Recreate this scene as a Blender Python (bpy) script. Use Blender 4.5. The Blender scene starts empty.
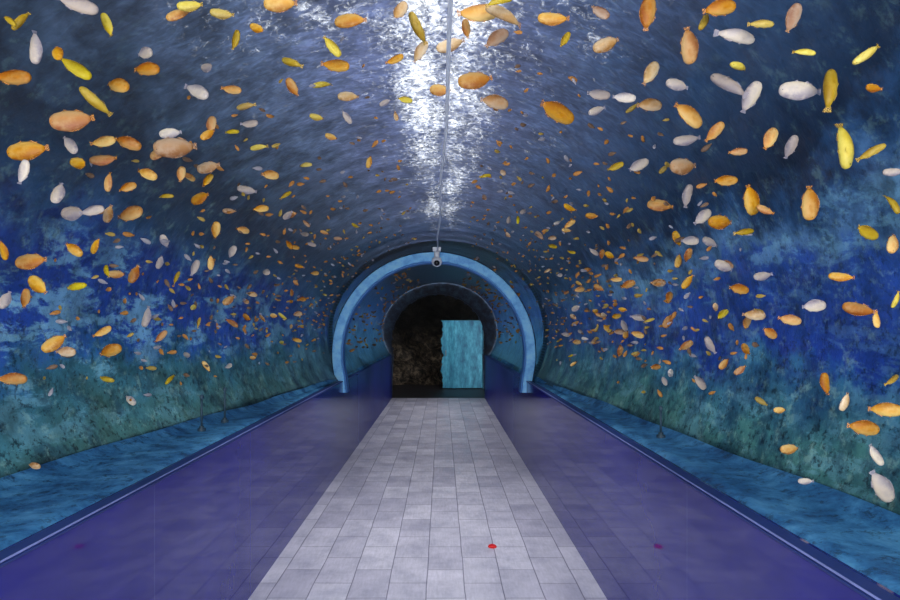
import bpy, bmesh, math, random
from mathutils import Vector, Matrix
random.seed(11)
S=bpy.context.scene
try:
    S.view_settings.view_transform='Standard'
except Exception: pass
EYE=1.61; CX=-0.085; F=600.0
def lin(c):
    return tuple(((v/255)/12.92 if v/255<=0.04045 else ((v/255+0.055)/1.055)**2.4) for v in c)+(1.0,)
def link(o): S.collection.objects.link(o); return o
def mkobj(name,mesh,mats,label=None,cat=None,kind=None,group=None,parent=None):
    o=bpy.data.objects.new(name,mesh); link(o)
    for m in (mats if isinstance(mats,(list,tuple)) else [mats]):
        mesh.materials.append(m)
    if label:o["label"]=label
    if cat:o["category"]=cat
    if kind:o["kind"]=kind
    if group:o["group"]=group
    if parent:o.parent=parent
    return o
def grid_mesh(name,rows,uvs=None,smooth=True,flip=False):
    me=bpy.data.meshes.new(name)
    nr=len(rows);nc=len(rows[0])
    vs=[p for r in rows for p in r]
    fs=[]
    for i in range(nr-1):
        for j in range(nc-1):
            q=(i*nc+j,i*nc+j+1,(i+1)*nc+j+1,(i+1)*nc+j)
            fs.append(q[::-1] if flip else q)
    me.from_pydata(vs,[],fs)
    if uvs:
        fu=[u for r in uvs for u in r]
        l=me.uv_layers.new(name="UVMap")
        for p in me.polygons:
            for li in p.loop_indices:
                l.data[li].uv=fu[me.loops[li].vertex_index]
    for p in me.polygons:p.use_smooth=smooth
    me.update(); return me
def box_mesh(name,lo,hi,bev=0.0):
    bm=bmesh.new()
    bmesh.ops.create_cube(bm,size=1)
    for v in bm.verts:
        v.co=Vector([lo[k]+(v.co[k]+.5)*(hi[k]-lo[k]) for k in range(3)])
    if bev>0: bmesh.ops.bevel(bm,geom=bm.edges[:],offset=bev,segments=2,affect='EDGES')
    bmesh.ops.recalc_face_normals(bm,faces=bm.faces[:])
    me=bpy.data.meshes.new(name);bm.to_mesh(me);bm.free();return me

# ---------- material helpers
class NT:
    def __init__(s,name):
        s.m=bpy.data.materials.new(name);s.m.use_nodes=True
        s.t=s.m.node_tree;s.b=s.t.nodes['Principled BSDF'];s.out=s.t.nodes['Material Output']
    def n(s,t,**k):
        x=s.t.nodes.new(t)
        for a,v in k.items():setattr(x,a,v)
        return x
    def l(s,a,b): s.t.links.new(a,b)
    def noise(s,vec,scale,detail=5,rough=.6,dist=0):
        x=s.n('ShaderNodeTexNoise');x.inputs['Scale'].default_value=scale
        x.inputs['Detail'].default_value=detail;x.inputs['Roughness'].default_value=rough
        x.inputs['Distortion'].default_value=dist
        s.l(vec,x.inputs['Vector']);return x.outputs['Fac']
    def math(s,op,a,b=None,c=None,clamp=False):
        x=s.n('ShaderNodeMath',operation=op);x.use_clamp=clamp
        for i,v in enumerate((a,b,c)):
            if v is None:continue
            if isinstance(v,(int,float)):x.inputs[i].default_value=v
            else:s.l(v,x.inputs[i])
        return x.outputs[0]
    def maprange(s,v,a,b,c,d):
        x=s.n('ShaderNodeMapRange');s.l(v,x.inputs[0])
        for i,q in enumerate((a,b,c,d)):x.inputs[i+1].default_value=q
        return x.outputs[0]
    def ramp(s,fac,stops,interp='LINEAR'):
        x=s.n('ShaderNodeValToRGB');cr=x.color_ramp;cr.interpolation=interp
        while len(cr.elements)<len(stops):cr.elements.new(.5)
        for e,(p,c) in zip(cr.elements,stops):
            e.position=p
        for e,(p,c) in zip(cr.elements,stops):
            e.position=p;e.color=c if len(c)==4 else lin(c)
        s.l(fac,x.inputs[0]);return x.outputs[0]
    def mix(s,fac,a,b,mode='MIX'):
        x=s.n('ShaderNodeMix',data_type='RGBA',blend_type=mode)
        ins=[x.inputs[0],x.inputs[6],x.inputs[7]]
        for i,v in zip(ins,(fac,a,b)):
            if isinstance(v,(int,float)):i.default_value=v
            elif isinstance(v,tuple):i.default_value=v
            else:s.l(v,i)
        return x.outputs[2]
    def obj(s): return s.n('ShaderNodeTexCoord').outputs['Object']
    def mapping(s,vec,scale=(1,1,1),rot=(0,0,0),loc=(0,0,0)):
        x=s.n('ShaderNodeMapping');x.inputs['Scale'].default_value=scale;x.inputs['Rotation'].default_value=rot
        x.inputs['Location'].default_value=loc
        s.l(vec,x.inputs['Vector']);return x.outputs[0]
    def bump(s,h,strength=.3,dist=.02):
        x=s.n('ShaderNodeBump');x.inputs['Strength'].default_value=strength;x.inputs['Distance'].default_value=dist
        s.l(h,x.inputs['Height']);s.l(x.outputs[0],s.b.inputs['Normal'])
    def set(s,**k):
        for a,v in k.items():
            i=s.b.inputs[a.replace('_',' ')]
            if isinstance(v,(int,float,tuple)):i.default_value=v
            else:s.l(v,i)
        return s
    def translucent(s,col,f):
        tl=s.n('ShaderNodeBsdfTranslucent');s.l(col,tl.inputs[0]) if not isinstance(col,tuple) else setattr(tl.inputs[0],'default_value',col)
        mt=s.n('ShaderNodeMixShader');mt.inputs[0].default_value=f
        s.l(s.b.outputs[0],mt.inputs[1]);s.l(tl.outputs[0],mt.inputs[2]);s.l(mt.outputs[0],s.out.inputs[0]);return mt.outputs[0]
    def seethrough(s,f):
        tr=s.n('ShaderNodeBsdfTransparent');mt=s.n('ShaderNodeMixShader')
        if isinstance(f,(int,float)):mt.inputs[0].default_value=f
        else:s.l(f,mt.inputs[0])
        s.l(s.b.outputs[0],mt.inputs[1]);s.l(tr.outputs[0],mt.inputs[2]);s.l(mt.outputs[0],s.out.inputs[0])
def plain(name,c,rough=.5,metal=0,noise=0.0,nscale=8):
    t=NT(name)
    if noise>0:
        f=t.noise(t.obj(),nscale)
        d=tuple(x*(1-noise) for x in lin(c)[:3])+(1,)
        t.set(Base_Color=t.mix(f,d,tuple(min(1,x*(1+noise)) for x in lin(c)[:3])+(1,)))
    else:t.set(Base_Color=lin(c))
    t.set(Roughness=rough,Metallic=metal);return t.m
def finmat(name,c):
    t=NT(name);t.set(Base_Color=lin(c),Roughness=.5);t.seethrough(.55);return t.m

G=lambda x:(x,x,x,1)
def shell_mat(name,sky=False,far=False):
    t=NT(name)
    tc=t.n('ShaderNodeTexCoord');uv=tc.outputs['UV'];ob=tc.outputs['Object']
    sep=t.n('ShaderNodeSeparateXYZ');t.l(uv,sep.inputs[0]);v=sep.outputs[1];u=sep.outputs[0]
    n1=t.noise(ob,1.5,4,.5,.4); n2=t.noise(ob,5,6,.65,.3); n3=t.noise(ob,26,5,.75)
    vv=t.math('ADD',v,t.math('MULTIPLY',t.math('SUBTRACT',n1,.5),.10))
    vv=t.math('ADD',vv,t.math('MULTIPLY',t.math('SUBTRACT',n2,.5),.10))
    if far:
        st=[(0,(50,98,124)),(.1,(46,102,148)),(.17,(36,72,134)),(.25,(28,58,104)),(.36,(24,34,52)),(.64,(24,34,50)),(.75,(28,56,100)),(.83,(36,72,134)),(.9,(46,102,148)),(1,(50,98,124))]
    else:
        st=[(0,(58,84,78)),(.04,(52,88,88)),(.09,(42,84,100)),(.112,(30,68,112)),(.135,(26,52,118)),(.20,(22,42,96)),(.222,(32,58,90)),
            (.24,(20,40,60)),(.285,(16,32,48)),(.32,(36,52,70)),(.39,(66,80,104)),(.46,(88,98,130)),(.54,(88,98,130)),(.61,(62,76,104)),  # ramp paints in shade at the upper corners and glow beside the skylight
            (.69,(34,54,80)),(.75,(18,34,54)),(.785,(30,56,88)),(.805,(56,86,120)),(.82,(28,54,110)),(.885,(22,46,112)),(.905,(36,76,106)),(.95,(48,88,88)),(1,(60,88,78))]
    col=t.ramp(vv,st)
    low=t.ramp(v,[(.0,G(.1)),(.07,G(.45)),(.13,G(.95)),(.19,G(.7)),(.23,G(0)),(.77,G(0)),(.80,G(.6)),(.86,G(.2)),(.95,G(.45)),(1,G(.1))])
    w=t.mapping(ob,scale=(2,1.1,3.0),loc=(2,1,.3))
    pat=t.ramp(t.noise(w,2.0,8,.75,.3),[(.51,G(0)),(.56,G(1))])
    f=t.math('MULTIPLY',t.math('MULTIPLY',pat,low),.55)
    col=t.mix(f,col,lin((100,146,166)))
    lowd=t.ramp(v,[(.0,G(1)),(.12,G(.7)),(.25,G(.35)),(.34,G(.12)),(.66,G(.12)),(.76,G(.35)),(.88,G(.7)),(1,G(1))])
    med=t.ramp(t.noise(t.mapping(ob,loc=(5,3,1)),4.5,8,.78,.2),[(.42,G(1)),(.50,G(0))])
    col=t.mix(t.math('MULTIPLY',t.math('MULTIPLY',med,lowd),.65),col,lin((18,36,54)))
    dk=t.ramp(n3,[(.39,G(1)),(.46,G(0))])
    col=t.mix(t.math('MULTIPLY',t.math('MULTIPLY',dk,lowd),.85),col,lin((8,18,28)))
    lt=t.ramp(t.noise(t.mapping(ob,loc=(9,2,4)),13,6,.8),[(.54,G(0)),(.63,G(1))])
    col=t.mix(t.math('MULTIPLY',t.math('MULTIPLY',lt,lowd),.4),col,lin((116,148,140)))
    dr=t.noise(t.mapping(ob,scale=(5,5,.8)),2.2,5,.65)
    col=t.mix(t.math('MULTIPLY',lowd,.3),col,t.mix(1.0,col,t.ramp(dr,[(.36,(.45,.5,.5,1)),(.54,G(1.05))]),'MULTIPLY'))
    col=t.mix(1.0,col,t.ramp(n2,[(.34,G(.55)),(.5,G(.95)),(.66,G(1.35))]),'MULTIPLY')
    # fine water ripples across the crown
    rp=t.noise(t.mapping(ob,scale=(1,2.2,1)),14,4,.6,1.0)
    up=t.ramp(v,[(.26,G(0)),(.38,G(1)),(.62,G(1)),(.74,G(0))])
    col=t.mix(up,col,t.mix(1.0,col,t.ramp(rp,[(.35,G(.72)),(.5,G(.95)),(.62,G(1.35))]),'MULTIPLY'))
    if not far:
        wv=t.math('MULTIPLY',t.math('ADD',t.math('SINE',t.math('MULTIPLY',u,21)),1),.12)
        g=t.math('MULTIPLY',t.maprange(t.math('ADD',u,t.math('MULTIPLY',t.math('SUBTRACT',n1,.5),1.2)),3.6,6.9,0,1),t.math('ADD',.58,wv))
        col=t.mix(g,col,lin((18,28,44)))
    t.set(Base_Color=col,Roughness=.3)
    t.bump(t.math('ADD',t.noise(ob,7,4,.5),t.math('MULTIPLY',rp,.3)),.3,.03)
    fin_=t.translucent(col,.22 if not far else .13)
    if sky:
        sx=t.n('ShaderNodeSeparateXYZ');t.l(ob,sx.inputs[0])
        ax=t.math('ABSOLUTE',t.math('ADD',sx.outputs[0],0.0))
        rip=t.noise(t.mapping(ob,scale=(1,1.0,1)),26,6,.80,1.0)
        big=t.noise(t.mapping(ob,scale=(2.5,1,1)),1.8,3,.6)
        prof=t.ramp(ax,[(0,G(.37)),(.07,G(.42)),(.12,G(.41)),(.19,G(.35)),(.30,G(.27)),(.5,G(.21)),(.85,G(.15))])
        m=t.math('ADD',t.math('ADD',rip,prof),t.maprange(sx.outputs[1],2.4,6.8,.12,-.06))
        m=t.math('ADD',m,t.math('MULTIPLY',t.math('SUBTRACT',big,.5),.45))
        m=t.math('SUBTRACT',m,t.maprange(sx.outputs[1],6.6,7.1,0,.6))
        m2=t.maprange(m,.82,1.22,0,1)
        tr=t.n('ShaderNodeBsdfTransparent');ms=t.n('ShaderNodeMixShader')
        t.l(t.math('POWER',m2,2.3),ms.inputs[0]);t.l(fin_,ms.inputs[1]);t.l(tr.outputs[0],ms.inputs[2]);fin_=ms.outputs[0]
    t.l(fin_,t.out.inputs[0])
    return t.m
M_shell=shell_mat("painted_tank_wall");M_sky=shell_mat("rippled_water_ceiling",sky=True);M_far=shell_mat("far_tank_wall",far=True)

def lerp(a,b,t):t=max(0,min(1,t));return a+(b-a)*t
def shp(D):
    t=(D-1.5)/5.6
    return lerp(1.94,1.37,t),lerp(1.53,1.27,t),lerp(1.55,1.10,t),1.55
def shell_pt(D,deg):
    aL,aR,b,zc=shp(D)
    r=math.radians(deg)
    a=aL if math.cos(r)>0 else aR
    return Vector((-(a)*math.cos(r)+ (0),D,zc+b*math.sin(r)))
def shell_part(name,d0,d1,D0,D1,mat,label,flip=False,nD=40,nA=48):
    rows=[];uvs=[]
    for i in range(nD+1):
        D=D0+(D1-D0)*i/nD
        aL,aR,b,zc=shp(D)
        th0=-math.degrees(math.asin(min(1,(zc-0.98)/b)))
        r=[];q=[]
        for j in range(nA+1):
            a0=d0 if d0 is not None else th0
            a1=d1 if d1 is not None else 180-th0
            a=a0+(a1-a0)*j/nA
            r.append(shell_pt(D,a));q.append((D,(a+30)/240))
        rows.append(r);uvs.append(q)
    me=grid_mesh(name,rows,uvs)
    return mkobj(name,me,mat,label,"wall" if 'wall' in name else 'ceiling','structure')
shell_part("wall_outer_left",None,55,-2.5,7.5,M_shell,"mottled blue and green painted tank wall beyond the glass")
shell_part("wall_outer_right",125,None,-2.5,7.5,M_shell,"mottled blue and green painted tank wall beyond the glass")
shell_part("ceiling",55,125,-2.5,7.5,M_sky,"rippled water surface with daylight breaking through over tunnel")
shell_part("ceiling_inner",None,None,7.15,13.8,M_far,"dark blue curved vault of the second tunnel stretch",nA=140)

ZC=1.31
def ringpt(R,deg,D,cx=CX,zc=ZC):
    r=math.radians(deg);return Vector((cx-R*math.cos(r),D,zc+R*math.sin(r)))

# floor
XL,XR=-1.15,0.98
t=NT("grey_paving")
mp=t.mapping(t.obj(),rot=(0,0,math.pi/2),loc=(0,.09,0))
wn=t.n('ShaderNodeTexNoise');wn.inputs['Scale'].default_value=3;t.l(mp,wn.inputs['Vector'])
va=t.n('ShaderNodeVectorMath',operation='MULTIPLY_ADD');t.l(wn.outputs['Color'],va.inputs[0]);va.inputs[1].default_value=(.012,.012,0);t.l(mp,va.inputs[2])
br=t.n('ShaderNodeTexBrick');t.l(va.outputs[0],br.inputs['Vector'])
br.inputs['Scale'].default_value=1;br.inputs['Brick Width'].default_value=.42;br.inputs['Row Height'].default_value=.2366
br.inputs['Mortar Size'].default_value=.0045;br.inputs['Mortar Smooth'].default_value=.8;br.inputs['Bias'].default_value=0
br.inputs['Color1'].default_value=lin((216,214,226));br.inputs['Color2'].default_value=lin((188,186,202));br.inputs['Mortar'].default_value=lin((126,124,144))
nn=t.noise(t.obj(),4,7,.72);n9=t.noise(t.mapping(t.obj(),scale=(30,4,1)),2,5,.75)
c=t.mix(1.0,br.outputs[0],t.ramp(nn,[(.34,(.74,.75,.79,1)),(.5,G(.95)),(.66,(1.1,1.09,1.09,1))]),'MULTIPLY')
c=t.mix(1.0,c,t.ramp(n9,[(.3,G(.84)),(.7,G(1.06))]),'MULTIPLY')
t.set(Base_Color=c,Roughness=t.maprange(nn,.35,.65,.3,.5))
t.bump(t.math('SUBTRACT',1,br.outputs['Fac']),.4,.005)
M_floor=t.m
mkobj("floor",box_mesh("floor",(XL,-2.5,-.1),(XR,13.8,0)),M_floor,"grey lavender brick-laid paving of the walkway","floor","structure")

# purple low walls
t=NT("glossy_purple_tile")
ob=t.obj();sx=t.n('ShaderNodeSeparateXYZ');t.l(ob,sx.inputs[0])
cb=t.n('ShaderNodeCombineXYZ');t.l(sx.outputs[1],cb.inputs[0]);t.l(sx.outputs[2],cb.inputs[1])
br=t.n('ShaderNodeTexBrick');t.l(cb.outputs[0],br.inputs['Vector']);br.offset=0
br.inputs['Scale'].default_value=1;br.inputs['Brick Width'].default_value=1.2;br.inputs['Row Height'].default_value=2.4;br.inputs['Mortar Size'].default_value=.004
br.inputs['Color1'].default_value=lin((32,34,136));br.inputs['Color2'].default_value=lin((28,32,126));br.inputs['Mortar'].default_value=lin((50,56,146))
c=t.mix(1.0,br.outputs[0],t.ramp(t.noise(ob,2.5,5,.6),[(.3,(.75,.75,.8,1)),(.7,(1.2,1.15,1.1,1))]),'MULTIPLY')
t.set(Base_Color=c,Roughness=t.maprange(sx.outputs[1],5.5,10,.045,.42))
t.b.inputs['IOR'].default_value=1.54
t.bump(t.noise(ob,4,2,.5),.03,.01)
M_pur=t.m
mkobj("wall_left",box_mesh("wl",(XL-.09,-2.5,-.1),(XL,13.8,.985)),M_pur,"low glossy purple wall beside the walkway","wall","structure")
mkobj("wall_right",box_mesh("wr",(XR,-2.5,-.1),(XR+.09,13.8,.985)),M_pur,"low glossy purple wall beside the walkway","wall","structure")

M_cap=plain("blue_cap_trim",(40,60,124),.5,0,.3,6)
M_white=plain("pale_edge",(150,160,215),.4,0,.3,10)
mkobj("trim_1",box_mesh("t1",(XL-.06,-2.5,.985),(XL+.004,13.8,.998),.004),M_cap,"blue cap strip along the purple wall","trim","structure")
mkobj("trim_2",box_mesh("t2",(XR-.004,-2.5,.985),(XR+.06,13.8,.998),.004),M_cap,"blue cap strip along the purple wall","trim","structure")
mkobj("trim_3",box_mesh("t3",(XL-.004,-2.5,.998),(XL+.003,6.9,1.003),.002),M_white,"thin pale edging line on the wall cap","trim","structure")
mkobj("trim_4",box_mesh("t4",(XR-.003,-2.5,.998),(XR+.004,6.9,1.003),.002),M_white,"thin pale edging line on the wall cap","trim","structure")
# ledges
t=NT("blue_ledge_concrete")
ob=t.obj();a=t.noise(ob,5,8,.74,.3);b2=t.noise(ob,20,6,.8)
c=t.ramp(a,[(.34,(28,74,118)),(.45,(52,120,172)),(.55,(80,154,202)),(.68,(112,186,224))])
c=t.mix(t.ramp(b2,[(.39,G(.7)),(.46,G(0))]),c,lin((24,52,78)))
t.set(Base_Color=c,Roughness=.5);t.bump(a,.2,.02);M_led=t.m
def ledge(nm,sgn):
    rows=[]
    for i in range(121):
        D=-2.5+(13.8+2.5)*i/120
        aL,aR,b,zc=shp(D);k=math.cos(math.asin((zc-1)/b))
        xo=-aL*k if sgn<0 else aR*k
        xi=XL-.085 if sgn<0 else XR+.085
        wob=.008*math.sin(D*2.3)+.006*math.sin(D*5.1)
        w2=.003*math.sin(D*7.3)
        prof=[(xi,.86),(xi,.94),(xi+sgn*(.006+w2),.968),(xi+sgn*(.022+w2),.984),(xi+sgn*.05,.992),(xi+sgn*.09,.990),(lerp(xi,xo,.7),.988),(lerp(xi,xo,.88)+wob,.998),(lerp(xi,xo,.96)+wob,1.012),(xo+wob+sgn*.03,1.035)]
        rows.append([Vector((x,D,z)) for x,z in prof])
    mkobj(nm,grid_mesh(nm,rows),M_led,"worn light blue painted concrete ledge behind the glass","ledge","structure")
ledge("trim_5",-1);ledge("trim_6",1)

# arch ring
def ring(name,R0,R1,D0,D1,zbot,mat,n=96,ox=-.01,bev=.012,**k):
    bm=bmesh.new();prev=None
    prof=[(R0+bev,D0),(R1-bev,D0),(R1,D0+bev),(R1,D1),(R0,D1),(R0,D0+bev)]
    first=None
    am_=28
    def pt(R,a,D):
        p=ringpt(R,a,D,CX+ox)
        lim=-14
        if a<lim or a>180-lim:
            e=ringpt(R,lim if a<lim else 180-lim,D,CX+ox)
            over=(lim-a) if a<lim else (a-(180-lim))
            h=(e.z-zbot)*over/(am_+lim)
            sgn=1 if a<lim else -1
            return Vector((e.x+sgn*h*.10,D,e.z-h))
        return p
    for j in range(n+1):
        a=-am_+(180+2*am_)*j/n
        cur=[bm.verts.new(pt(R,a,D)) for R,D in prof]
        if prev:
            for q in range(len(prof)):
                bm.faces.new((prev[q],prev[(q+1)%6],cur[(q+1)%6],cur[q]))
        else:first=cur
        prev=cur
    bm.faces.new(first);bm.faces.new(prev[::-1])
    bmesh.ops.recalc_face_normals(bm,faces=bm.faces[:])
    me=bpy.data.meshes.new(name);bm.to_mesh(me);bm.free()
    return mkobj(name,me,mat,**k)
t=NT("cornflower_blue_paint");ob=t.obj();a=t.noise(ob,10,5,.65)
t.set(Base_Color=t.ramp(a,[(.36,(104,176,240)),(.5,(130,204,255)),(.64,(150,216,255))]),Roughness=.6);M_r1=t.m
M_r2=plain("deep_blue_paint",(70,130,196),.6,0,.25,5)
M_dark=plain("dark_rubber",(26,40,62),.6)
M_gk=plain("stained_blue_collar",(36,58,90),.8,0,.4,14)
arch=bpy.data.objects.new("tunnel_arch_frame",None);link(arch);arch.location=(CX,7,1.0)
arch["label"]="bright blue horseshoe arch ring joining two tunnel stretches";arch["category"]="arch"
for nm,R0,R1,D0,D1,zb,m,bv in(("face_ring",1.075,1.18,6.95,7.06,.86,M_r1,.008),("inner_ring",1.055,1.075,6.97,7.12,.86,M_r2,.005),("collar",1.18,1.195,7.0,7.10,1.01,M_gk,.004)):
    o=ring(nm,R0,R1,D0,D1,zb,m,bev=bv);o.parent=arch;o.matrix_parent_inverse=Matrix.Translation(-arch.location)
ring("trim_7",1.075,1.095,13.72,13.8,1.0,M_dark,ox=0,bev=.004,label="dark ring frame around the tunnel end",cat="frame",kind="structure")

def holewall(name,D,R,mat):
    bm=bmesh.new();n=90;am=math.degrees(math.asin((ZC-1.0)/R))
    pts=[Vector((XL,D,0))]+[ringpt(R*(1+.035*math.sin(j*1.7)*math.sin(j*.6)),-am+(180+2*am)*j/n,D) for j in range(n+1)]+[Vector((XR,D,0))]
    outr=[]
    for p in pts:
        d=p-Vector((CX,D,1.0))
        s=1.75/max(abs(d.x),abs(d.z))
        outr.append(Vector((CX,D,1.0))+d*s)
    a=[bm.verts.new(p) for p in pts];b=[bm.verts.new(p) for p in outr]
    for i in range(len(a)-1):bm.faces.new((a[i],a[i+1],b[i+1],b[i]))
    me=bpy.data.meshes.new(name);bm.to_mesh(me);bm.free();return mkobj(name,me,mat,"dark end wall around the round exit","wall",'structure')
M_end=plain("dark_end_wall",(12,14,20),.6,0,.4,3)
t=NT("blue_end_wall");ob=t.obj();a=t.noise(ob,7,6,.75)
t.set(Base_Color=t.ramp(a,[(.4,(16,26,42)),(.5,(28,46,70)),(.62,(50,76,96))]),Roughness=.6);M_endb=t.m
holewall("wall_end",13.82,1.07,M_endb)
M_dk=plain("dark_floor",(40,36,40),.5,0,.3,6)
mkobj("floor_exit",box_mesh("fe",(-2.7,13.83,-.1),(2.7,18.5,-.005)),M_dk,"dark floor of the room past the tunnel","floor","structure")
t=NT("brown_rock");ob=t.obj();a=t.noise(ob,6,8,.8,.3)
sx=t.n('ShaderNodeSeparateXYZ');t.l(ob,sx.inputs[0])
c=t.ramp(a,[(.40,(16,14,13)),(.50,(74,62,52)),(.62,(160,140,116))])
c=t.mix(t.ramp(t.math('MULTIPLY',sx.outputs[2],.5),[(.35,G(0)),(.85,G(.95))]),c,lin((8,8,9)))  # dimness of the upper room painted into the rock colour
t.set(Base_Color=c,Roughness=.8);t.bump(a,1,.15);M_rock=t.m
rows=[]
for i in range(81):
    r=[]
    for j in range(61):
        x=-2.6+5.2*i/80;z=-.05+3.6*j/60
        y=17.3+.35*math.sin(x*2.1+z*1.3)+.2*math.sin(x*5+z*4.2)+.12*math.sin(z*9-x*3)+.08*math.sin(x*14+z*8)*math.sin(z*13)
        r.append(Vector((x,y,z)))
    rows.append(r)
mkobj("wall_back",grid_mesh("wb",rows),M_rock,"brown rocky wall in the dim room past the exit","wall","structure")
mkobj("wall_exit_left",box_mesh("wel",(-2.7,13.85,-.1),(-2.6,18,3.6)),M_end,"dark side wall of exit room","wall","structure")
mkobj("wall_exit_right",box_mesh("wer",(2.6,13.85,-.1),(2.7,18,3.6)),M_end,"dark side wall of exit room","wall","structure")
mkobj("ceiling_exit",box_mesh("ce",(-2.7,13.85,2.75),(2.7,18,2.85)),M_end,"dark ceiling of exit room","ceiling","structure")
mkobj("wall_exit_header",box_mesh("weh",(-2.7,13.83,2.70),(2.7,13.86,2.86)),M_end,"dark header wall above exit","wall","structure")
t=NT("turquoise_paint");ob=t.obj()
t.set(Base_Color=t.ramp(t.noise(t.mapping(ob,scale=(3,1,1)),2.5,7,.75),[(.35,(36,106,140)),(.5,(60,150,182)),(.65,(96,192,218))]),Roughness=.5);M_tq=t.m
M_tq2=plain("turquoise_edge",(50,120,145),.5)
door=bpy.data.objects.new("door_1",None);link(door);door.location=(.5,15.9,0)
door["label"]="turquoise painted door leaf standing in the dark exit room";door["category"]="door";door["kind"]="structure"
def child(nm,me,mat,par):
    o=mkobj(nm,me,mat);o.parent=par;o.matrix_parent_inverse=Matrix.Translation(-Vector(par.location));return o
def addboxes(name,bs,bev=.004):
    bm=bmesh.new()
    for lo,hi in bs:
        me=box_mesh("tmp",lo,hi,bev);bm.from_mesh(me);bpy.data.meshes.remove(me)
    me=bpy.data.meshes.new(name);bm.to_mesh(me);bm.free();return me
rows=[]
for z in [.02+1.79*i/40 for i in range(41)]:
    r=[]
    e=.022*math.sin(z*9)+.016*math.sin(z*23)+.01*math.sin(z*51)
    for x,y in((.0,15.93),(.0,15.90),(.31,15.84),(.33,15.86),(1.08,15.94),(1.08,15.97)):
        r.append(Vector((x+(e if x<.01 else 0),y,z)))
    rows.append(r)
child("door_leaf",grid_mesh("dl",rows,smooth=False),M_tq,door)
child("door_rail",addboxes("dr",[((.31,15.835,1.80),(1.09,15.96,1.815)),((1.08,15.90,0),(1.10,15.98,1.81))]),M_tq2,door)
bm=bmesh.new();bmesh.ops.create_cone(bm,segments=16,radius1=.015,radius2=.015,depth=.16,cap_ends=True)
for v in bm.verts:v.co=v.co+Vector((.1,15.84,.95))
me=bpy.data.meshes.new("h");bm.to_mesh(me);bm.free();child("handle",me,plain("steel",(170,175,180),.3,1),door)

def tube(name,pts,r,mat,**k):
    cu=bpy.data.curves.new(name,'CURVE');cu.dimensions='3D';cu.bevel_depth=r;cu.bevel_resolution=3
    sp=cu.splines.new('POLY');sp.points.add(len(pts)-1)
    for p,q in zip(sp.points,pts):p.co=(*q,1)
    o=bpy.data.objects.new(name,cu);link(o);cu.materials.append(mat)
    dg=bpy.context.evaluated_depsgraph_get();me=bpy.data.meshes.new_from_object(o.evaluated_get(dg))
    bpy.data.objects.remove(o)
    if len(me.materials)==0:me.materials.append(mat)
    o=bpy.data.objects.new(name,me);link(o)
    for a,b in k.items():
        if a!='parent':o[a]=b
    return o
t=NT("white_cable");t.set(Base_Color=(.97,.98,1,1),Roughness=.4);t.translucent((.98,.99,1,1),.85);M_cab=t.m
pts=[]
for i in range(50):
    D=-1+7.9*i/49
    x=lerp(.03,-.055,(D-1.5)/5.4)+.006*math.sin(D*3)
    pts.append((x,D,EYE+.872+.008*math.sin(D*2.2)))
pts.append((-.055,6.93,EYE+.84))
tube("ceiling_cable",pts,.007,M_cab,label="thin white cable running along the tunnel crown",category="cable")

cam=bpy.data.objects.new("security_camera",None);link(cam);cam.location=(CX+.025,6.9,2.44)
cam["label"]="small white dome security camera on top of the blue arch";cam["category"]="camera"
M_wp=plain("white_plastic",(240,242,246),.35);M_bl=plain("black_lens",(8,8,12),.1)
cx=CX+.025
def sph(bm,c,r,seg=20,zs=1):
    g=bmesh.ops.create_uvsphere(bm,u_segments=seg,v_segments=12,radius=r)
    for v in g['verts']:v.co=Vector((v.co.x,v.co.y,v.co.z*zs))+Vector(c)
def cyl(bm,c,r,d,axis='Z',seg=24,r2=None):
    g=bmesh.ops.create_cone(bm,segments=seg,radius1=r,radius2=r if r2 is None else r2,depth=d,cap_ends=True)
    R=Matrix.Rotation(math.pi/2,3,'X') if axis=='Y' else Matrix.Identity(3)
    for v in g['verts']:v.co=R@v.co+Vector(c)
def fin(bm,name,smooth=True):
    for f in bm.faces:f.smooth=smooth
    me=bpy.data.meshes.new(name);bm.to_mesh(me);bm.free();return me
ZB=-.03
bm=bmesh.new();cyl(bm,(cx,6.9,2.48+ZB),.032,.07);child("mount",fin(bm,"m",False),M_wp,cam)
bm=bmesh.new();cyl(bm,(cx,6.89,2.42+ZB),.062,.05,'Z',28,.05);sph(bm,(cx,6.89,2.40+ZB),.058);child("housing",fin(bm,"hs"),M_wp,cam)
bm=bmesh.new();sph(bm,(cx,6.855,2.385+ZB),.036);child("lens",fin(bm,"ln"),M_bl,cam)
jb=bpy.data.objects.new("junction_box",addboxes("jb",[((cx-.045,6.88,2.49),(cx+.045,6.96,2.53)),((cx-.05,6.875,2.528),(cx+.05,6.965,2.538))]));link(jb);jb.data.materials.append(M_wp)
jb["label"]="small white cable junction box above the camera";jb["category"]="box"

bm=bmesh.new();n=42
rings_=[]
for r,z,w in[(.031,.0005,.002),(.028,.010,.001),(.023,.015,0)]:
    rings_.append([bm.verts.new((.37+(r+w*(1 if i%2 else -1))*math.cos(2*math.pi*i/n),4.41+(r+w*(1 if i%2 else -1))*math.sin(2*math.pi*i/n),z)) for i in range(n)])
for a,b in zip(rings_,rings_[1:]):
    for i in range(n):bm.faces.new((a[i],a[(i+1)%n],b[(i+1)%n],b[i]))
bm.faces.new(rings_[-1])
mkobj("bottle_cap",fin(bm,"cap",False),plain("red_paint",(215,25,25),.35),"small bright red bottle cap lying on the paving","cap")

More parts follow.
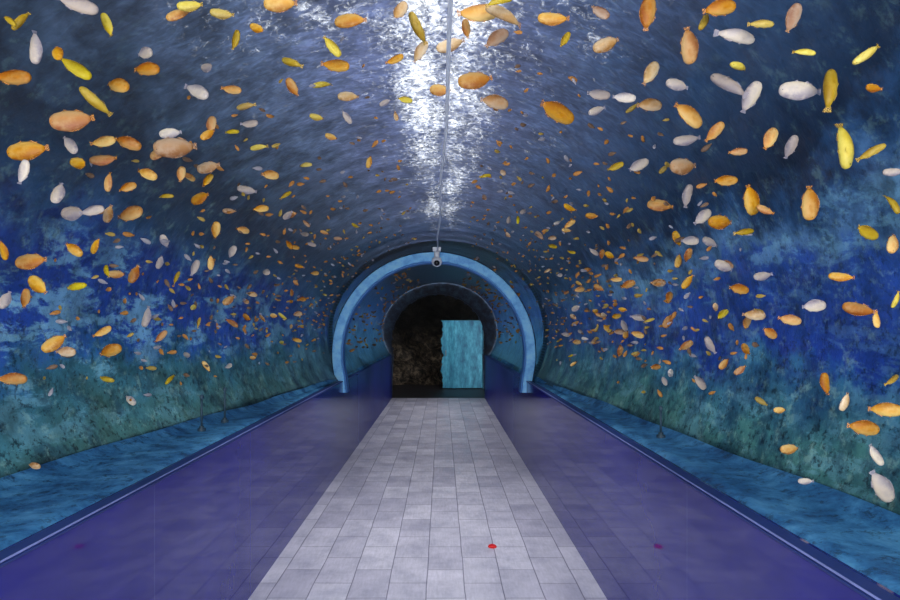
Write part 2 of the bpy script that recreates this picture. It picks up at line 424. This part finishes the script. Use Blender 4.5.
M_pl=plain("grey_fitting",(54,78,94),.5)
def fitting(x,D,h,z0=.989):
    e=bpy.data.objects.new("air_nozzle",None);link(e);e.location=(x,D,z0)
    e["label"]="small dark upright air nozzle standing on the blue ledge";e["category"]="nozzle";e["group"]="air nozzles on the ledges"
    bm=bmesh.new();cyl(bm,(x,D,z0+.008),.024,.014);cyl(bm,(x,D,z0+.022),.014,.014);child("base",fin(bm,"b",False),M_pl,e)
    bm=bmesh.new();cyl(bm,(x,D,z0+.03+h/2),.0065,h,'Z',12);child("stem",fin(bm,"s"),M_pl,e)
    bm=bmesh.new();sph(bm,(x,D,z0+.035+h),.012,12,1.4);child("tip",fin(bm,"t"),M_pl,e)
fitting(-1.45,3.62,.17);fitting(-1.43,3.95,.18);fitting(1.24,3.4,.13)

# ---------- fish
def fishmat(name,c1,c2,c3):
    t=NT(name);ob=t.obj();oi=t.n('ShaderNodeObjectInfo')
    sx=t.n('ShaderNodeSeparateXYZ');t.l(ob,sx.inputs[0])
    f=t.math('ADD',t.math('MULTIPLY',sx.outputs[2],2.2),.5)
    c=t.ramp(f,[(.1,c3),(.5,c1),(.9,c2)])
    n=t.noise(ob,4,4,.6)
    c=t.mix(t.ramp(n,[(.45,G(0)),(.70,G(.7))]),c,lin(c3))
    r2=t.math('FRACT',t.math('MULTIPLY',oi.outputs['Random'],7.31))
    hv=t.n('ShaderNodeHueSaturation');t.l(c,hv.inputs['Color'])
    t.l(t.math('ADD',.49,t.math('MULTIPLY',oi.outputs['Random'],.03)),hv.inputs['Hue'])
    t.l(t.math('ADD',.9,t.math('MULTIPLY',r2,.25)),hv.inputs['Saturation'])
    t.l(t.math('ADD',.65,t.math('MULTIPLY',oi.outputs['Random'],.55)),hv.inputs['Value'])
    t.set(Base_Color=hv.outputs[0],Roughness=.55)
    t.seethrough(t.math('MULTIPLY',r2,.22));return t.m
FC={'o':fishmat("orange_scales",(236,154,48),(194,112,34),(246,196,116)),
    'w':fishmat("white_scales",(210,196,190),(166,156,164),(242,222,200)),
    'y':fishmat("yellow_scales",(222,182,46),(168,132,34),(238,210,96)),
    'p':fishmat("peach_scales",(222,168,112),(180,124,76),(238,206,170))}
FF={'o':finmat("orange_fin",(220,146,60)),'w':finmat("white_fin",(184,176,186)),'y':finmat("yellow_fin",(206,166,56)),'p':finmat("peach_fin",(206,156,110))}
M_eye=plain("fish_eye",(30,26,24),.3)
def fish_bm(bm,deep=1.0,bend=0.0,seg=14,full=True):
    st=[(.5,.05,.035),(.486,.095,.06),(.445,.148,.082),(.36,.198,.10),(.20,.236,.110),(.05,.242,.108),(-.10,.220,.094),(-.24,.176,.070),(-.35,.112,.042),(-.42,.056,.018)]
    if not full: st=st[::2]+[st[-1]];seg=8
    rings=[]
    for x,h,w in st:
        y0=bend*(x-.1)**2*(1 if x<.1 else .2)
        r=[]
        for i in range(seg):
            a=2*math.pi*i/seg
            r.append(bm.verts.new((x,y0+w*math.sin(a),h*deep*math.cos(a)+(.012 if x<.3 else 0))))
        rings.append(r)
    for a,b in zip(rings,rings[1:]):
        for i in range(seg):
            f=bm.faces.new((a[i],a[(i+1)%seg],b[(i+1)%seg],b[i]));f.smooth=True
    bm.faces.new(rings[0][::-1]);bm.faces.new(rings[-1])
    def fn(pts,th=.004):
        P=[(x,bend*(x-.1)**2*(1 if x<.1 else .2)+y,z) for x,y,z in pts]
        a=[bm.verts.new((x,y+th,z)) for x,y,z in P];b=[bm.verts.new((x,y-th,z)) for x,y,z in P]
        fs=[bm.faces.new(a),bm.faces.new(b[::-1])]
        for i in range(len(a)):fs.append(bm.faces.new((a[i],b[i],b[(i+1)%len(a)],a[(i+1)%len(a)])))
        for f in fs:f.material_index=1
    d=deep
    fn([(-.40,0,.055),(-.45,0,.08),(-.505,0,.10),(-.515,0,.05),(-.51,0,.01),(-.515,0,-.04),(-.505,0,-.085),(-.45,0,-.065),(-.40,0,-.045)])
    if full:
        fn([(.22,0,.21*d),(.16,0,.254*d),(.05,0,.272*d),(-.08,0,.258*d),(-.21,0,.208*d),(-.31,0,.150*d),(-.25,0,.10*d),(0,0,.19*d)])
        fn([(-.05,0,-.19*d),(-.14,0,-.236*d),(-.29,0,-.160*d),(-.24,0,-.09*d)])
        fn([(.22,0,-.19*d),(.12,0,-.258*d),(.08,0,-.25*d),(.10,0,-.19*d)])
        for s in(-1,1):
            pv=[(.22,.106*s,-.02),(.09,.126*s,.0),(.06,.128*s,-.04),(.12,.121*s,-.07)]
            a=[bm.verts.new(p) for p in pv];b=[bm.verts.new((p[0],p[1]+.006,p[2])) for p in pv]
            bm.faces.new(a);bm.faces.new(b[::-1])
            g=bmesh.ops.create_uvsphere(bm,u_segments=8,v_segments=6,radius=.011)
            for v in g['verts']:v.co+=Vector((.425,.082*s,.03))
            for f in set(f for v in g['verts'] for f in v.link_faces):f.material_index=2
fm={}
VAR=[(1.0,.25),(.86,-.4),(1.10,.0),(.62,.5)]
for c in FC:
    for k,(dp,bd) in enumerate(VAR):
        bm=bmesh.new();fish_bm(bm,dp,bd);bmesh.ops.recalc_face_normals(bm,faces=bm.faces[:])
        me=bpy.data.meshes.new("fish_body");bm.to_mesh(me);bm.free()
        for m in(FC[c],FF[c],M_eye):me.materials.append(m)
        fm[(c,k)]=me
LAB={'o':"orange tilapia-like fish swimming beside the tunnel wall",'w':"pale white fish swimming beside the tunnel wall",'y':"slender yellow fish swimming beside the tunnel wall",'p':"pinkish peach fish swimming beside the tunnel wall"}
def nval(p):
    aL,aR,b,zc=shp(p.y);a=aL if p.x<0 else aR
    return math.sqrt((p.x/a)**2+((p.z-zc)/b)**2)
def solve(px,py,n):
    lo,hi=.3,6.9
    d=Vector(((px-442)/F,1,(328-py)/F));E=Vector((0,0,EYE))
    for _ in range(40):
        m=(lo+hi)/2
        if nval(E+d*m)<n:lo=m
        else:hi=m
    return E+d*lo
cnt=0
placed=[]
def orient(ang,yaw,roll=0):
    R=Matrix.Rotation(math.radians(-ang),4,'Y')@Matrix.Rotation(math.radians(yaw),4,'Z')@Matrix.Rotation(math.radians(roll),4,'X')
    return R
def putfish(p,L,ang,yaw,c,roll=0,k=None):
    global cnt
    if k is None:k=random.choice([0,0,1,2,1]) if c!='y' else random.choice([1,3,3])
    o=bpy.data.objects.new("fish",fm[(c,k)]);link(o)
    o.matrix_world=Matrix.Translation(p)@orient(ang,yaw,roll)@Matrix.Scale(L,4)
    o["label"]=LAB[c];o["category"]="fish";o["group"]="fish shoal around the tunnel"
    placed.append((p,L));cnt+=1
def outside_ac(p,m):return math.hypot(p.x-CX,p.z-ZC)>1.2+m
E_=[(78,5,38,-8,'w'),(36,48,32,75,'w'),(20,20,26,60,'y'),(14,78,38,0,'o'),(76,69,32,-30,'y'),(95,101,36,-45,'y'),(108,25,24,-70,'y'),(178,14,26,30,'o'),(190,6,26,10,'y'),(222,14,24,0,'y'),
(57,52,24,-60,'o'),(9,20,20,-40,'y'),(146,69,30,-5,'o'),(117,85,32,-20,'o'),(72,120,42,14,'o'),(27,150,40,12,'o'),(198,92,32,-28,'w'),(232,90,22,-10,'o'),(291,62,26,-25,'y'),(332,47,24,-45,'y'),(336,66,30,-8,'o'),
(348,96,22,0,'p'),(322,84,22,20,'y'),(350,20,34,2,'o'),(280,3,34,5,'o'),(245,106,22,5,'y'),(258,147,20,5,'y'),(250,124,20,0,'w'),(236,40,20,70,'y'),(170,133,22,10,'w'),(175,147,42,12,'p'),(160,152,24,30,'o'),
(80,163,28,-10,'o'),(104,160,28,5,'o'),(128,143,26,-15,'o'),(104,142,26,10,'o'),(70,145,22,-50,'w'),(24,172,26,75,'w'),(58,193,24,85,'w'),(73,213,28,0,'w'),(93,211,24,15,'w'),(108,214,20,60,'p'),(130,214,30,12,'o'),(147,174,22,-20,'o'),
(166,196,16,0,'y'),(200,198,22,20,'o'),(208,167,24,15,'p'),(108,182,20,80,'o'),(31,261,32,8,'o'),(38,285,26,-40,'o'),(75,287,26,10,'y'),(117,274,20,0,'o'),(134,274,20,70,'o'),(95,246,18,60,'o'),(4,250,22,80,'o'),(5,300,20,70,'w'),(147,317,22,80,'w'),(110,351,26,20,'o'),
(54,343,26,40,'o'),(66,352,20,0,'p'),(13,379,30,0,'o'),(34,466,16,0,'p'),(195,268,18,70,'w'),(232,252,16,50,'w'),(103,332,20,30,'o'),(160,262,16,60,'w'),(216,230,18,75,'o'),(270,175,18,0,'o'),(247,190,20,-10,'w'),(305,165,16,0,'y'),(286,195,14,40,'y'),
(400,12,30,70,'p'),(418,28,34,-60,'y'),(478,14,44,8,'o'),(505,14,44,-12,'p'),(497,38,30,40,'p'),(475,80,36,10,'o'),(450,45,30,20,'p'),(420,52,24,50,'p'),(440,90,22,-10,'o'),(495,102,30,-5,'p'),(500,0,30,20,'y'),(395,60,20,20,'o'),(405,100,16,0,'y'),
(737,36,44,-5,'w'),(729,84,42,-38,'w'),(751,97,32,70,'w'),(800,90,40,-8,'w'),(831,88,46,80,'y'),(867,54,30,35,'y'),(845,145,50,-85,'y'),(873,88,20,0,'o'),(648,13,34,85,'o'),(689,46,36,-72,'o'),(606,44,28,20,'p'),(553,19,32,-5,'o'),(600,12,24,-50,'p'),(565,40,18,60,'y'),
(556,112,44,-18,'o'),(598,95,26,0,'w'),(624,98,24,-5,'w'),(650,105,28,5,'p'),(651,73,28,60,'p'),(689,115,36,-35,'o'),(715,132,24,50,'o'),(686,140,26,5,'w'),(770,139,26,60,'o'),(791,147,24,80,'w'),(740,66,26,0,'y'),(705,20,26,60,'y'),(762,24,26,0,'y'),(720,8,34,10,'o'),(793,18,30,70,'p'),(805,52,22,-10,'y'),
(725,181,26,5,'o'),(738,152,18,0,'o'),(751,200,32,-70,'o'),(810,203,36,-88,'o'),(687,196,24,80,'w'),(660,205,26,-10,'o'),(703,217,24,40,'w'),(721,222,30,0,'o'),(683,166,32,8,'p'),(638,166,26,30,'w'),(765,210,18,-30,'o'),(745,232,22,10,'y'),(866,232,30,-20,'y'),(872,152,28,30,'y'),(893,203,26,-80,'y'),(893,243,26,60,'o'),(893,172,20,0,'w'),
(724,266,22,-20,'w'),(762,276,22,10,'w'),(739,289,20,-10,'o'),(687,282,18,50,'o'),(858,309,32,-12,'o'),(814,306,24,5,'w'),(790,320,22,-10,'o'),(770,333,18,-30,'o'),(710,345,20,-60,'w'),(668,321,16,60,'o'),(658,283,16,0,'p'),(896,300,18,80,'y'),(876,320,18,80,'o'),
(825,384,24,85,'o'),(886,410,30,0,'o'),(864,428,32,-8,'o'),(882,487,38,-55,'w'),(790,449,22,0,'o'),(845,402,20,70,'p'),(875,455,24,-60,'w'),(805,481,16,0,'w'),(740,370,14,40,'o'),(655,367,14,0,'o'),(893,380,20,30,'y'),(780,410,14,0,'o')]
for px,py,L,a,c in E_:
    n=random.uniform(.86,.92)
    p=solve(px,py,n)
    for _ in range(20):
        if all((p-q).length>.45*(l+L*p.y/F) for q,l in placed):break
        n-=.008;p=solve(px,py,n)
    if p.z<1.08:
        n=.8;p=solve(px,py,n)
    if random.random()<.5:a+=180
    kk=random.choice([0,0,1,2]) if py>100 and c in'op' else (3 if L>=42 and c!='o' else None)
    putfish(p,min(.2,.95*L*p.y/F),a,random.uniform(-25,25),c,random.uniform(-15,15),kk)
tries=0
def rnd(far=False):
    u=random.random()
    D=(1.9+3.8*u) if not far else 2.5+4.2*u**.95
    if random.random()<.74: th=random.triangular(-17,56,6)
    else: th=random.uniform(40,86 if not far else 80)
    if random.random()<.5:th=180-th
    aL,aR,b,zc=shp(D);n=random.uniform(.86,.95)
    q=shell_pt(D,th);p=Vector((q.x*n,D,zc+(q.z-zc)*n))
    return p
while cnt<300 and tries<20000:
    tries+=1;p=rnd()
    px=442+F*p.x/p.y;py=328-F*(p.z-EYE)/p.y
    if not(5<px<895 and 5<py<560) or p.z<1.08 or p.y>6.6:continue
    if abs(p.x)<.25 and p.y>3.5: continue
    L=random.uniform(.065,.1)
    if not outside_ac(p,.03):continue
    if any((p-q).length<.6*(l+L) for q,l in placed):continue
    c=random.choices('oypw',[5.5,1.4,2.2,2.2])[0]
    if p.y<3.6 and L>.088:L=.085
    yaw=random.gauss(0,25) if p.y<4 else random.choice([1,-1])*random.uniform(10,50)
    putfish(p,L,random.gauss(0,40)+random.choice([0,180]),yaw,c,random.uniform(-20,20))
src=bmesh.new();fish_bm(src,1,0,8,False);sm=bpy.data.meshes.new("tmpf");src.to_mesh(sm);src.free()
vs=[];fs=[];mi=[]
base=[v.co.copy() for v in sm.vertices];bf=[(tuple(p.vertices),p.material_index) for p in sm.polygons]
k=0;tries=0
sp_=[]
def emit(p,L,yr):
    global k
    M=Matrix.Translation(p)@orient(random.gauss(0,35)+random.choice([0,180]),random.choice([1,-1])*random.uniform(*yr))@Matrix.Scale(L,4)
    off=len(vs);vs.extend([M@v for v in base]);col=random.choices([0,1,2,3],[4.5,1.8,1.8,2.8])[0]
    for f,m in bf:fs.append(tuple(i+off for i in f));mi.append(col)
    k+=1
while k<900 and tries<80000:
    tries+=1;p=rnd(True)
    if p.y>6.75 or p.z<1.05 or not outside_ac(p,.0):continue
    L=random.uniform(.026,.055)*(1.0 if p.y<5 else .85)
    if any((p-q).length<.5*(l+L)+.01 for q,l in placed):continue
    if any((p-q).length<.055 for q in sp_):continue
    sp_.append(p);emit(p,L,(5,60))
for _ in range(320):
    D=random.uniform(7.5,13);th=random.uniform(-15,70)
    if random.random()<.5:th=180-th
    aL,aR,b,zc=shp(D);q=shell_pt(D,th);n=.93
    p=Vector((q.x*n,D,zc+(q.z-zc)*n))
    if p.z>1.06:emit(p,random.uniform(.05,.08),(5,60))
me=bpy.data.meshes.new("fish_shoal");me.from_pydata(vs,[],fs)
for p,m in zip(me.polygons,mi):p.material_index=m;p.use_smooth=True
SH=[plain("shoal_orange",(196,132,60),.6),plain("shoal_yellow",(180,150,68),.6),plain("shoal_pale",(160,156,164),.6),plain("shoal_brown",(126,98,76),.6)]
mkobj("fish_shoal",me,SH,"many tiny orange and yellow fish far along the tunnel","fish","stuff","fish shoal around the tunnel")

# ---------- light
W=bpy.data.worlds.new("World");S.world=W;W.use_nodes=True
bg=W.node_tree.nodes['Background'];bg.inputs[0].default_value=(.90,.95,1,1);bg.inputs[1].default_value=4.2
def area(name,loc,rot,sx,sy,e,col=(1,1,1)):
    l=bpy.data.lights.new(name,'AREA');l.shape='RECTANGLE';l.size=sx;l.size_y=sy;l.energy=e;l.color=col
    o=bpy.data.objects.new(name,l);link(o);o.location=loc;o.rotation_euler=rot;return o
area("rear_fill",(0,-2.3,1.8),(math.radians(88),0,0),2.0,1.2,105,(1,.98,.94))  # unseen fill added behind the camera to brighten the tunnel
for D,e in((-.5,66),(1.5,88),(3.5,112),(5.5,125),(8.2,85),(10.5,85),(12.6,80)):  # unseen spots added along the crown to brighten the floor
    l=bpy.data.lights.new("floor_fill_spot",'SPOT');l.energy=e;l.spot_size=math.radians(102);l.spot_blend=1;l.shadow_soft_size=.05;l.color=(.99,.99,1)
    o=bpy.data.objects.new("floor_fill_spot",l);link(o);o.location=(CX,D,2.36)
l=bpy.data.lights.new("exit_spot",'SPOT');l.energy=27;l.spot_size=math.radians(64);l.spot_blend=.6;l.shadow_soft_size=.1
o=bpy.data.objects.new("exit_spot",l);link(o);o.location=(.2,14.2,2.5);o.rotation_euler=(Vector((.3,15.9,.7))-Vector((.2,14.2,2.5))).to_track_quat('-Z','Y').to_euler()
cd=bpy.data.cameras.new("Camera");co=bpy.data.objects.new("Camera",cd);link(co)
co.location=(0,0,EYE);co.rotation_euler=(math.pi/2,0,0)
cd.sensor_width=36;cd.lens=24;cd.shift_x=8/900;cd.shift_y=28/900;cd.clip_start=.05
S.camera=co
